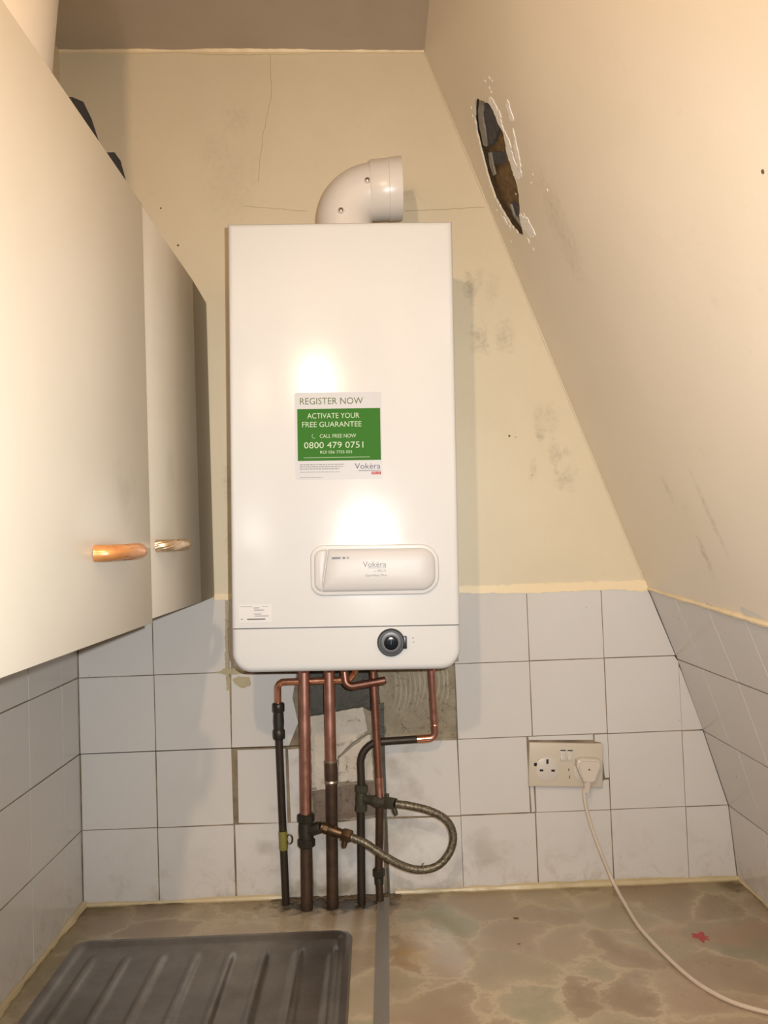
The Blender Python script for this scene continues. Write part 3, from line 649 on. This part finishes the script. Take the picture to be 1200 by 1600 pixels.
# guarantee sticker
SXL, SZL = L(.5437, .4290); SW, SH = .1455, .1462
stk = obj('sticker', loft(rounded(SW, SH, .0035, .0035, 4), [(0, F + .0005), (0, F - .0004)], SXL, SZL), 'sticker', boiler, label='green and white guarantee sticker')
U = SW / 135.0                                          # one unit: a 135th of the sticker's width
def sx(u): return SXL - SW/2 + u * U
def sz(v): return SZL + SH/2 - v * U
y1, y2 = F - .0006, F - .0009
obj('green_panel', box(sx(4), sx(133), y1, F - .0002, sz(106.5), sz(25.5)), 'green', stk, smooth=False)
obj('heading', text_bm('REGISTER NOW', sx(8.5), sz(18.5), 10.2 * U, 98 * U, y1), 'olive_ink', stk)
def ph():                                               # telephone handset outline
    P = [Vector((sx(30 + 3.4 * math.cos(a)), y2, sz(68 + 3.4 * math.sin(a)))) for a in [math.radians(d) for d in range(60, 250, 15)]]
    return sweep(P, .0004, 6)
obj('white_lettering', join(text_bm('ACTIVATE YOUR', sx(19.5), sz(40.5), 8.2 * U, 81 * U, y2), text_bm('FREE GUARANTEE', sx(11.5), sz(54), 8.2 * U, 92 * U, y2),
    text_bm('CALL FREE NOW', sx(38.5), sz(71), 5.8 * U, 56.5 * U, y2), text_bm('0800 479 0751', sx(14), sz(87), 9.6 * U, 92 * U, y2),
    text_bm('ROI 056 7755 055', sx(39), sz(95.5), 4.6 * U, 49.5 * U, y2), box(sx(13), sx(116), y2, y2 + .0002, sz(101.9), sz(101.3)), ph()), 'pale_ink', stk)
sml = []
for (u0, u1, v) in ((7, 76, 112.4), (7, 74, 115.8), (7, 68, 119.2), (7, 69, 124), (7, 42, 132.4)):
    u = u0; random.seed(int(v * 10))
    while u < u1:
        wd = random.uniform(1.6, 5.5); e = min(u + wd, u1); sml.append(box(sx(u), sx(e), y1, y1 + .0002, sz(v + (.75 if v < 121 else .55)), sz(v - (.6 if v < 121 else .3)))); u = e + .8
obj('small_print', join(*sml), 'grey_ink', stk, smooth=False)
obj('logo', join(text_bm('Vokèra', sx(92), sz(120), 8.6 * U, 40 * U, y1), box(sx(98), sx(132), y1, y1 + .0002, sz(123.2), sz(122.4))), 'purple_ink', stk)
obj('red_badge', box(sx(118), sx(132.5), y1, F - .0002, sz(129), sz(124.6)), 'red', stk, smooth=False)
obj('badge_lettering', text_bm('RIELLO', sx(119.3), sz(128), 2.7 * U, 11.8 * U, y2), 'sticker', stk)
# rating label in the lower left corner (plain, with its lines of small type)
lx, lz = L(.3960, .1375)
rl = obj('rating_label', loft(rounded(.054, .030, .001, .001, 2), [(0, F + .0005), (0, F - .0003)], lx, lz), 'label', boiler, label='pale rating label')
q = [box(lx + a, lx + b, F - .0005, F - .0002, lz + c, lz + c + d) for a, b, c, d in ((-.003, .007, .0085, .0011), (-.002, .0145, .0050, .0012), (-.002, .010, -.0015, .0011), (-.001, .0225, -.0048, .0011), (-.0245, -.020, -.0095, .0010), (-.0245, -.005, .0112, .0007), (.011, .022, .0112, .0005))]
obj('small_print', join(*q), 'grey_ink', rl, smooth=False)
obj('bold_print', box(lx - .0135, lx + .0165, F - .0005, F - .0002, lz - .0105, lz - .0085), 'dark_ink', rl, smooth=False)
# scuff on the casing's lower corner, and the pipe stubs' collar plate below
# ------------------------------------------------------------------ flue elbow
fy = -.150
fl = thing('flue_elbow', 'white plastic flue elbow on top of the boiler, turning to the right', 'flue pipe', (.563, fy, .785))
R_, Rb, zx = .0512, .058, .8975
path = [Vector((.563, fy, z)) for z in (.780, .81, .8375)]
path += [Vector((.563 + Rb - Rb * math.cos(a), fy, zx - Rb + Rb * math.sin(a))) for a in [k * math.pi / 2 / 16 for k in range(1, 17)]]
path = [Vector((p.x, p.y, p.z)) for p in path]
obj('elbow_tube', sweep(path, R_, 48), 'flue', fl)
hx = .563 + Rb
def ring(prof):                                         # hollow collar about the horizontal axis
    bm = bmesh.new(); R = []
    for x, r in prof:
        R.append([bm.verts.new((x, fy + r * math.cos(2*math.pi*k/56), zx + .002 + (x - hx) * .05 + r * math.sin(2*math.pi*k/56))) for k in range(56)])
    n = len(R)
    for i in range(n):
        for k in range(56): bm.faces.new([R[i][k], R[i][(k+1) % 56], R[(i+1) % n][(k+1) % 56], R[(i+1) % n][k]])
    return bm
obj('socket_collar', ring([(hx - .008, .048), (hx - .008, .0530), (hx - .006, .0545), (hx + .026, .0548), (hx + .027, .0560), (hx + .049, .0565), (hx + .0505, .0560), (hx + .0505, .0535), (hx + .012, .0525), (hx + .01, .048)]), 'flue', fl)
obj('inner_flue', ring([(hx - .005, .034), (hx + .030, .034), (hx + .030, .0325), (hx - .005, .0325)]), 'plastic2', fl)
for (px_, pz_), rad_ in (((0.6078, 0.8971), .006), ((0.5588, 0.8435), .004)):
    yy = fy - math.sqrt(R_**2 - rad_**2) + .001
    s_ = obj('screw', lathe((px_, yy + .004, pz_), (px_, yy - .0035, pz_), [(0, .0062), (.7, .0060), (1, .0048)], 24), 'flue', fl)
    obj('screw_head', lathe((px_, yy - .003, pz_), (px_, yy - .0055, pz_), [(0, .0040), (.6, .0040), (1, .0026)], 20), 'screw', s_)

# ------------------------------------------------------------------ pipes
def V(p, y): return (p[0], y, p[1])
# leftmost thin pipe
p1 = thing('thin_pipe', 'thin dark pipe at the far left with copper elbow and taped lower part', 'pipe', (.4023, -.0296, ZT), group='pipes under the boiler')
y1_ = -.045
top = [V((0.5542, 0.0141), -.07), V((0.5509, -0.0019), -.06), V((0.5393, -0.0146), -.055), V((0.4012, -0.0160), y1_), V((0.4003, -0.0640), y1_)]
obj('copper_elbow', sweep(fillet(top, [.01, .008, .012]), .0067, 16), 'copper_bright', p1, label='bright copper elbow')
e1 = Vector(V((0.4012, -0.0554), y1_)); e2 = Vector(V((0.4003, -0.1255), y1_))
obj('coupling', join(nut(e1, e1.lerp(e2, .26), .0118, 8), lathe(e1.lerp(e2, .2), e1.lerp(e2, .8), [(0, .0095), (.5, .0105), (1, .0095)], 16), nut(e1.lerp(e2, .72), e2, .0118, 8)), 'fitting', p1)
bot = Vector((.4023, -.0296, ZT))
obj('lower_pipe', sweep([e2 + Vector((0, 0, .004)), e2.lerp(bot, .3), e2.lerp(bot, .6), bot - Vector((0, 0, .002))], .0074, 16), 'pipe_dark', p1)
t1 = e2.lerp(bot, (1298-1155)/(1413-1155)); t2 = e2.lerp(bot, (1327-1155)/(1413-1155))
obj('tape', lathe(t1, t2, [(0, .0080), (.1, .0086), (.5, .0083), (.9, .0087), (1, .0080)], 16), 'tape', p1)
tc = t1.lerp(t2, .5) + Vector((.0125, -.002, .002)); obj('clip', sweep([tc + Vector((.0055 * math.cos(a), 0, .009 * math.sin(a))) for a in [k * math.pi / 8 for k in range(17)]], .0016, 8), 'brass', p1)
# wide pipe with tee
Y2 = -.0600
p2 = thing('wide_pipe', 'thick copper pipe with a dark tee where the braided hose starts', 'pipe', (.4451, -.0531, ZT), group='pipes under the boiler')
a = Vector(V((0.4547, 0.0286), Y2)); b = Vector(V((0.4488, -0.2704), Y2)); c = Vector((.4451, -.0560, ZT))
obj('copper_section', sweep([a, a.lerp(b, .3), a.lerp(b, .6), b], .0110, 20), 'copper', p2)
obj('lower_section', sweep([b + Vector((0, 0, -.02)), b.lerp(c, .5), c], .0112, 20), 'pipe_brown', p2)
f1 = b + Vector((0, 0, .006)); f2 = Vector(V((0.4483, -0.3271), Y2)); mid = f1.lerp(f2, .55)
tb = Vector(V((0.4786, -0.2862), -.074))
obj('tee_fitting', join(nut(f1, f1.lerp(f2, .26), .0165, 8), lathe(f1.lerp(f2, .2), f1.lerp(f2, .8), [(0, .0135), (.5, .015), (1, .0135)], 20), nut(f1.lerp(f2, .74), f2, .0168, 8), nut(mid, tb, .0115, 8)), 'fitting', p2)
# second wide pipe
Y3 = -.052
p3 = thing('wide_pipe', 'thick pipe, copper above a brown soldered coupling, second of the two thick ones', 'pipe', (.4937, -.0466, ZT), group='pipes under the boiler')
a = Vector(V((0.5022, 0.0257), Y3)); b = Vector(V((0.4994, -0.1704), Y3)); d = Vector(V((0.4993, -0.2094), Y3)); c = Vector((.4937, -.0466, ZT))
obj('copper_section', sweep([a, a.lerp(b, .5), b], .0110, 20), 'copper', p3)
obj('coupling', lathe(b, d, [(0, .0122), (.06, .0125), (.94, .0125), (1, .0122)], 20), 'pipe_brown', p3)
obj('solder_ring', lathe(b + Vector((0, 0, .0035)), b - Vector((0, 0, .001)), [(0, .0115), (.5, .0132), (1, .0128)], 20), 'solder', p3)
obj('solder_ring', join(lathe(d + Vector((0, 0, .004)), d - Vector((0, 0, .003)), [(0, .0126), (.5, .0135), (1, .0118)], 20)), 'solder', p3)
obj('lower_section', sweep([d, d.lerp(c, .5), c - Vector((0, 0, .002))], .0112, 20), 'pipe_brown', p3)
# swan-necked pipe
Y4 = -.040
p4 = thing('bent_pipe', 'thin pipe from under the boiler at right, turning left then down in a dark bend', 'pipe', (.5489, -.0406, ZT), group='pipes under the boiler')
a = Vector(V((0.6988, 0.0188), -.055)); b = Vector(V((0.7034, -0.1358), Y4)); m_ = Vector(V((0.6653, -0.1368), Y4))
obj('copper_section', sweep(fillet([a, b, m_], .012), .0072, 16), 'copper', p4)
lo = a.lerp(b, .78)
obj('solder_ring', lathe(a.lerp(b, .82), a.lerp(b, .84), [(0, .0076), (.5, .0082), (1, .0076)], 16), 'copper_bright', p4)
obj('solder_ring', join(lathe(b + (m_ - b) * .30, b + (m_ - b) * .95, [(0, .0080), (.5, .0084), (1, .0080)], 16)), 'copper_bright', p4)
e = Vector(V((0.5557, -0.1400), Y4)); f_ = Vector(V((0.5566, -0.2224), Y4))
obj('dark_bend', sweep(fillet([m_ + Vector((.002, 0, 0)), e, f_], .045), .0074, 16), 'pipe_dark', p4)
g1 = Vector(V((0.5567, -0.2200), Y4)); g2 = Vector(V((0.5537, -0.2714), Y4)); g3 = Vector((.5489, -.0406, ZT))
obj('tee_fitting', join(nut(g1, g1.lerp(g2, .28), .0125, 8), lathe(g1.lerp(g2, .2), g1.lerp(g2, .85), [(0, .0100), (.5, .0115), (1, .0100)], 16), nut(g1.lerp(g2, .72), g2, .0120, 8)), 'verdigris', p4)
obj('lower_section', sweep([g2 + Vector((0, 0, .003)), g2.lerp(g3, .5), g3 - Vector((0, 0, .002))], .0078, 16), 'pipe_dark', p4)
# rightmost straight pipe
Y5 = -.064
p5 = thing('straight_pipe', 'thin straight reddish pipe crossing in front of the bent one, coupling near its foot', 'pipe', (.5848, -.0241, ZT), group='pipes under the boiler')
a = Vector(V((0.5863, 0.0243), Y5)); b = Vector(V((0.5917, -0.2434), Y5)); h1 = Vector(V((0.5844, -0.3830), -.045)); c = Vector((.5848, -.034, ZT))
obj('copper_section', sweep([a, a.lerp(b, .3), a.lerp(b, .7), b], .0070, 16), 'copper_dull', p5)
obj('upper_sleeve', lathe(b + (a - b) * .16, b, [(0, .0077), (.5, .0079), (1, .0077)], 16), 'copper', p5)
obj('lower_section', sweep([b, h1, c], .0074, 16), 'pipe_brown', p5)
obj('coupling', join(nut(h1 + Vector((0, 0, .004)), h1 - Vector((0, 0, .012)), .0118, 8), lathe(h1 - Vector((0, 0, .010)), h1 - Vector((0, 0, .026)), [(0, .0095), (1, .0088)], 12)), 'fitting', p5)
# hooked discharge pipe
p6 = thing('hooked_pipe', 'short copper pipe under the boiler bending to an open end at right', 'pipe', V((0.5344, -0.0224), -.10), group='pipes under the boiler')
hp = [V((0.5314, 0.0314), -.10), V((0.5358, -0.0204), -.105), V((0.6091, -0.0092), -.110)]
obj('bent_tube', sweep(fillet(hp, .013), .0072, 16), 'copper_dull', p6)
obj('open_end', lathe(Vector(hp[2]) + Vector((.0002, 0, 0)), Vector(hp[2]) + Vector((.0012, 0, .0002)), [(0, .0056), (1, .0056)], 16), 'black', p6)
# braided filling hose with its valves
hs = thing('braided_hose', 'looped braided hose joining the dark tee to the valve on the bent pipe', 'hose', V((0.5952, -0.3421), -.09))
PTS = [(0.5318, -0.0880, -0.3013), (0.5603, -0.0920, -0.3128), (0.5953, -0.0980, -0.3356), (0.6304, -0.1000, -0.3550), (0.6623, -0.1000, -0.3634), (0.6961, -0.0980, -0.3573), (0.7200, -0.0950, -0.3323), (0.7262, -0.0920, -0.3029), (0.7142, -0.0900, -0.2770), (0.6849, -0.0880, -0.2598), (0.6468, -0.0860, -0.2494), (0.6204, -0.0840, -0.2455)]
obj('hose', sweep(catmull(PTS, 10), .0072, 16, rf=lambda a, l: 1 + .03 * math.cos(8 * a + l * 700)), 'braid', hs)
s0 = tb; s1 = Vector(V((0.5294, -0.3000), -.088)); dr = (s1 - s0)
obj('valve', join(lathe(s0 + dr * .02, s1, [(0, .0098), (.3, .0092), (.45, .0100), (.6, .0085), (.8, .0082), (1, .0075)], 16), nut(s0 + dr * .78, s0 + dr * 1.12, .0125, 6), nut(s0 + dr * .1, s0 + dr * .3, .0108, 8)), 'brass', hs, label='brass valve at the dark tee')
lv = s0 + dr * .88; obj('thumb_screw', join(lathe(lv + Vector((0, -.004, -.006)), lv + Vector((-.002, -.006, -.022)), [(0, .0050), (.6, .0055), (1, .0035)], 10), lathe(s0 + dr * .55 + Vector((0, 0, .006)), s0 + dr * .55 + Vector((0, -.002, .013)), [(0, .003), (.6, .0045), (1, .0035)], 10)), 'brass', hs)
v0 = g1.lerp(g2, .5) + Vector((.006, -.006, 0)); v1 = Vector(V((0.6204, -0.2455), -.084)); dv = v1 - v0
obj('valve', join(lathe(v0, v1, [(0, .0080), (.25, .0085), (.35, .0110), (.5, .0115), (.6, .0090), (1, .0080)], 16), nut(v0 + dv * .72, v0 + dv * 1.0, .0120, 6), nut(v0 + dv * .38, v0 + dv * .55, .0130, 8)), 'verdigris', hs, label='greenish valve at the bent pipe')
obj('thumb_screw', join(lathe(v0 + dv * .93 + Vector((0, -.002, -.006)), v0 + dv * 1.02 + Vector((0, -.004, -.020)), [(0, .0042), (.6, .0048), (1, .003)], 10), lathe(v0 + dv * .75 + Vector((0, 0, .008)), v0 + dv * .75 + Vector((0, 0, .017)), [(0, .003), (.6, .004), (1, .003)], 10)), 'verdigris', hs)
q = Vector(V((0.6659, -0.3612), -.10)); obj('hose_tie', join(sweep([q + Vector((.001, .0085 * math.cos(a), .0085 * math.sin(a))) for a in [k * math.pi / 8 for k in range(17)]], .0008, 6), sweep([q + Vector((0, -.006, .008)), q + Vector((.003, -.009, .014))], .0008, 6)), 'gap', hs)
# thin wire loop behind the straight pipe
wr = catmull([(0.5107, -0.0040, -0.1759), (0.5423, -0.0080, -0.1460), (0.5784, -0.0100, -0.1293), (0.6036, -0.0140, -0.1319), (0.6066, -0.0160, -0.1165), (0.5968, -0.0140, -0.1103)], 6)
tag(obj('loose_wire', sweep(wr, .0009, 8), 'gap'), 'thin loose wire curling behind the pipes to a bright tip', 'wire')

# ------------------------------------------------------------------ wall cabinet
CX, CB, CT = .28, .1515, .7445
cab = thing('wall_cabinet', 'cream laminate wall cabinet with two doors hanging at the left', 'cabinet', (.0, 0, CB))
obj('carcass', box(.007, CX - .018, -.975, -.003, CB + .004, CT + .003, .001, 1), 'carcass', cab, smooth=False)
def door(y0, y1, x1, z0, z1, th=.018): return box(x1 - th, x1, y0, y1, z0, z1, .0012, 2)
SM = -.4885
d1 = obj('door', door(-.975, SM - .0008, CX + .0025, CB - .0050, CT - .0005, .0205), 'laminate', cab, label='nearer door with the orange handle')
d2 = obj('door', door(SM + .0008, -.150, CX, CB, CT - .001), 'laminate', cab, label='farther door with the twisted brass handle')
fp = prism([(CX - .0005, -.149, CB), (CX - .018, -.149, CB), (CX - .020, -.003, CB), (CX - .0050, -.003, CB)], (0, 0, CT - .001 - CB), bev=0)  # far end strip, face turned slightly away and coloured darker than the doors
obj('dark_end_panel', fp, 'dark_end', cab, smooth=False)
def handle(ya, yb, x, z, m, parent, r, name='handle', n=5, tw=230, am=.07):
    P = catmull([(x - .001, ya, z), (x + .014, ya + (yb-ya)*.03, z), (x + .024, ya + (yb-ya)*.16, z + .001), (x + .0285, (ya+yb)/2, z + .002), (x + .024, yb - (yb-ya)*.16, z + .001), (x + .014, yb - (yb-ya)*.03, z), (x - .001, yb, z)], 10)
    bm = sweep(P, lambda f: r * (1.12 - .12 * math.sin(math.pi * f)), 72, rf=lambda a, l: 1 + am * math.cos(n * a + l * tw))
    return obj('handle', bm, m, parent)
handle(-.722, -.610, CX + .0025, .2470, 'handle_wood', d1, .0088, n=3, tw=60, am=.03)
handle(-.452, -.340, CX, .2545, 'handle_brass', d2, .0078, n=12, tw=420, am=.05)
# things lying on the cabinet
ct = [(0, .082), (.015, .086), (.50, .1045), (.93, .1045), (.94, .107), (1.0, .107), (1.0, .103), (.05, .080)]
tag(obj('container', lathe((.133, -.690, CT + .0032), (.133, -.690, CT + .390), ct, 64), 'pale_plastic'), 'large pale round container standing on the cabinet, cut by the photo\'s top left corner', 'container')
b1 = prism([(.238, -.735, CT + .003), (.238, -.722, .772), (.238, -.684, .787), (.238, -.655, .781), (.238, -.610, .754), (.238, -.602, CT + .003)], (.030, 0, 0), bev=.002)
tag(obj('black_case', b1, 'black_item', smooth=False), 'low rounded black case on the cabinet, nearer to the camera', 'case')
b2 = prism([(.215, -.565, CT + .003), (.215, -.563, .784), (.215, -.536, .785), (.215, -.508, .764), (.215, -.496, CT + .003)], (.052, 0, 0), bev=.0015)
tag(obj('black_box', b2, 'black_item', smooth=False), 'black box with a sloping side on the cabinet, farther from the camera', 'box')

# ------------------------------------------------------------------ double socket, plug and cord
SR_ = .056
so = thing('wall_socket', 'cream double wall socket with two switches on the white tiles at right', 'socket', (.9620, -.0006, -.2063), (0, SR_, 0), local=True)
plate = box(-.0735, .0735, -.0105, 0, -.043, .043, .0022, 3); obj('face_plate', plate, 'socket', so)
def outlet(cx):
    o = obj('outlet', loft(rounded(.043, .045, .018, .018, 6), [(0, -.0100), (0, -.0112), (.0012, -.0118)], cx, -.0085), 'socket_white', so)
    b = join(box(cx - .0022, cx + .0022, -.0122, -.0114, .0025, .0115), box(cx - .0150, cx - .0080, -.0122, -.0114, -.0125, -.0085), box(cx + .0080, cx + .0150, -.0122, -.0114, -.0125, -.0085))
    obj('pin_slots', b, 'black', o, smooth=False)
outlet(-.0375); outlet(.0375)
for k, cx in enumerate((-.0070, .0070)):
    s_ = obj('rocker_switch', join(box(cx - .0055, cx + .0055, -.0125, -.0095, .0085, .0325, .0008, 2), box(cx - .0050, cx + .0050, -.0140, -.0115, .0095, .0190, .0008, 2)), 'socket_white', so)
    obj('switch_stripe', box(cx - .0050, cx + .0050, -.0128, -.0122, .0285, .0308), 'black', s_, smooth=False)
obj('plate_screw', lathe((-.0605, -.009, .0005), (-.0605, -.0114, .0005), [(0, .0038), (.6, .0038), (1, .003)], 16), 'black', so)
obj('neon_mark', join(box(.0062, .0078, -.0112, -.0102, -.026, -.020), box(.0045, .0062, -.0112, -.0102, -.011, -.006)), 'grime', so, smooth=False)
# plug, in the socket's tilt
pg = thing('power_plug', 'off-white three-pin plug in the right outlet, its cord trailing over the worktop', 'plug', (.9620, -.0006, -.2063), (0, SR_, 0), local=True)
pcx, pcz = .0410, -.0060
outl = [(-.0235, .0200), (-.0175, .0235), (.0175, .0235), (.0235, .0195), (.0245, .008), (.0120, -.0200), (.0085, -.0235), (-.0085, -.0235), (-.0120, -.0200), (-.0245, .008)]
pb = loft(outl, [(0, -.0120), (0, -.0240), (.0012, -.0275), (.0040, -.0290), (.0048, -.0282)], pcx, pcz)
body = obj('plug_body', pb, 'plug', pg)
obj('plug_ridge', join(*[sweep([Vector((pcx + s * .0205, -.0289, pcz + .013)), Vector((pcx + s * .0105, -.0292, pcz - .0185))], .0011, 8) for s in (-1, 1)], sweep([Vector((pcx - .0185, -.0289, pcz + .0205)), Vector((pcx + .0185, -.0289, pcz + .0205))], .0008, 8)), 'plug', body)
obj('plug_screw', lathe((pcx + .0005, -.0285, pcz + .003), (pcx + .0005, -.0293, pcz + .003), [(0, .0018), (1, .0015)], 12), 'grime', body)
obj('cord_grip', lathe((pcx, -.0190, pcz - .021), (pcx - .001, -.0195, pcz - .044), [(0, .0080), (.35, .0078), (.5, .0070), (1, .0058)], 16), 'plug', pg)
cp = [(0.9940, -0.0200, -0.2504), (0.9942, -0.0200, -0.2753), (1.0024, -0.0200, -0.3167), (1.0191, -0.0240, -0.3717), (1.0394, -0.0320, -0.4286), (1.0416, -0.1040, -0.4428), (1.0391, -0.1926, -0.4428), (1.0482, -0.2788, -0.4428), (1.0618, -0.3539, -0.4428), (1.0783, -0.3990, -0.4428), (1.1018, -0.4334, -0.4428), (1.1365, -0.4589, -0.4428), (1.1817, -0.4781, -0.4428)]
rot = Matrix.Rotation(-SR_, 3, 'Y'); off = Vector((.9620, -.0006, -.2063))
cp = [rot @ (Vector(p) - off) for p in cp]
obj('cord', sweep(catmull(cp, 8), .0035, 12), 'cord', pg)
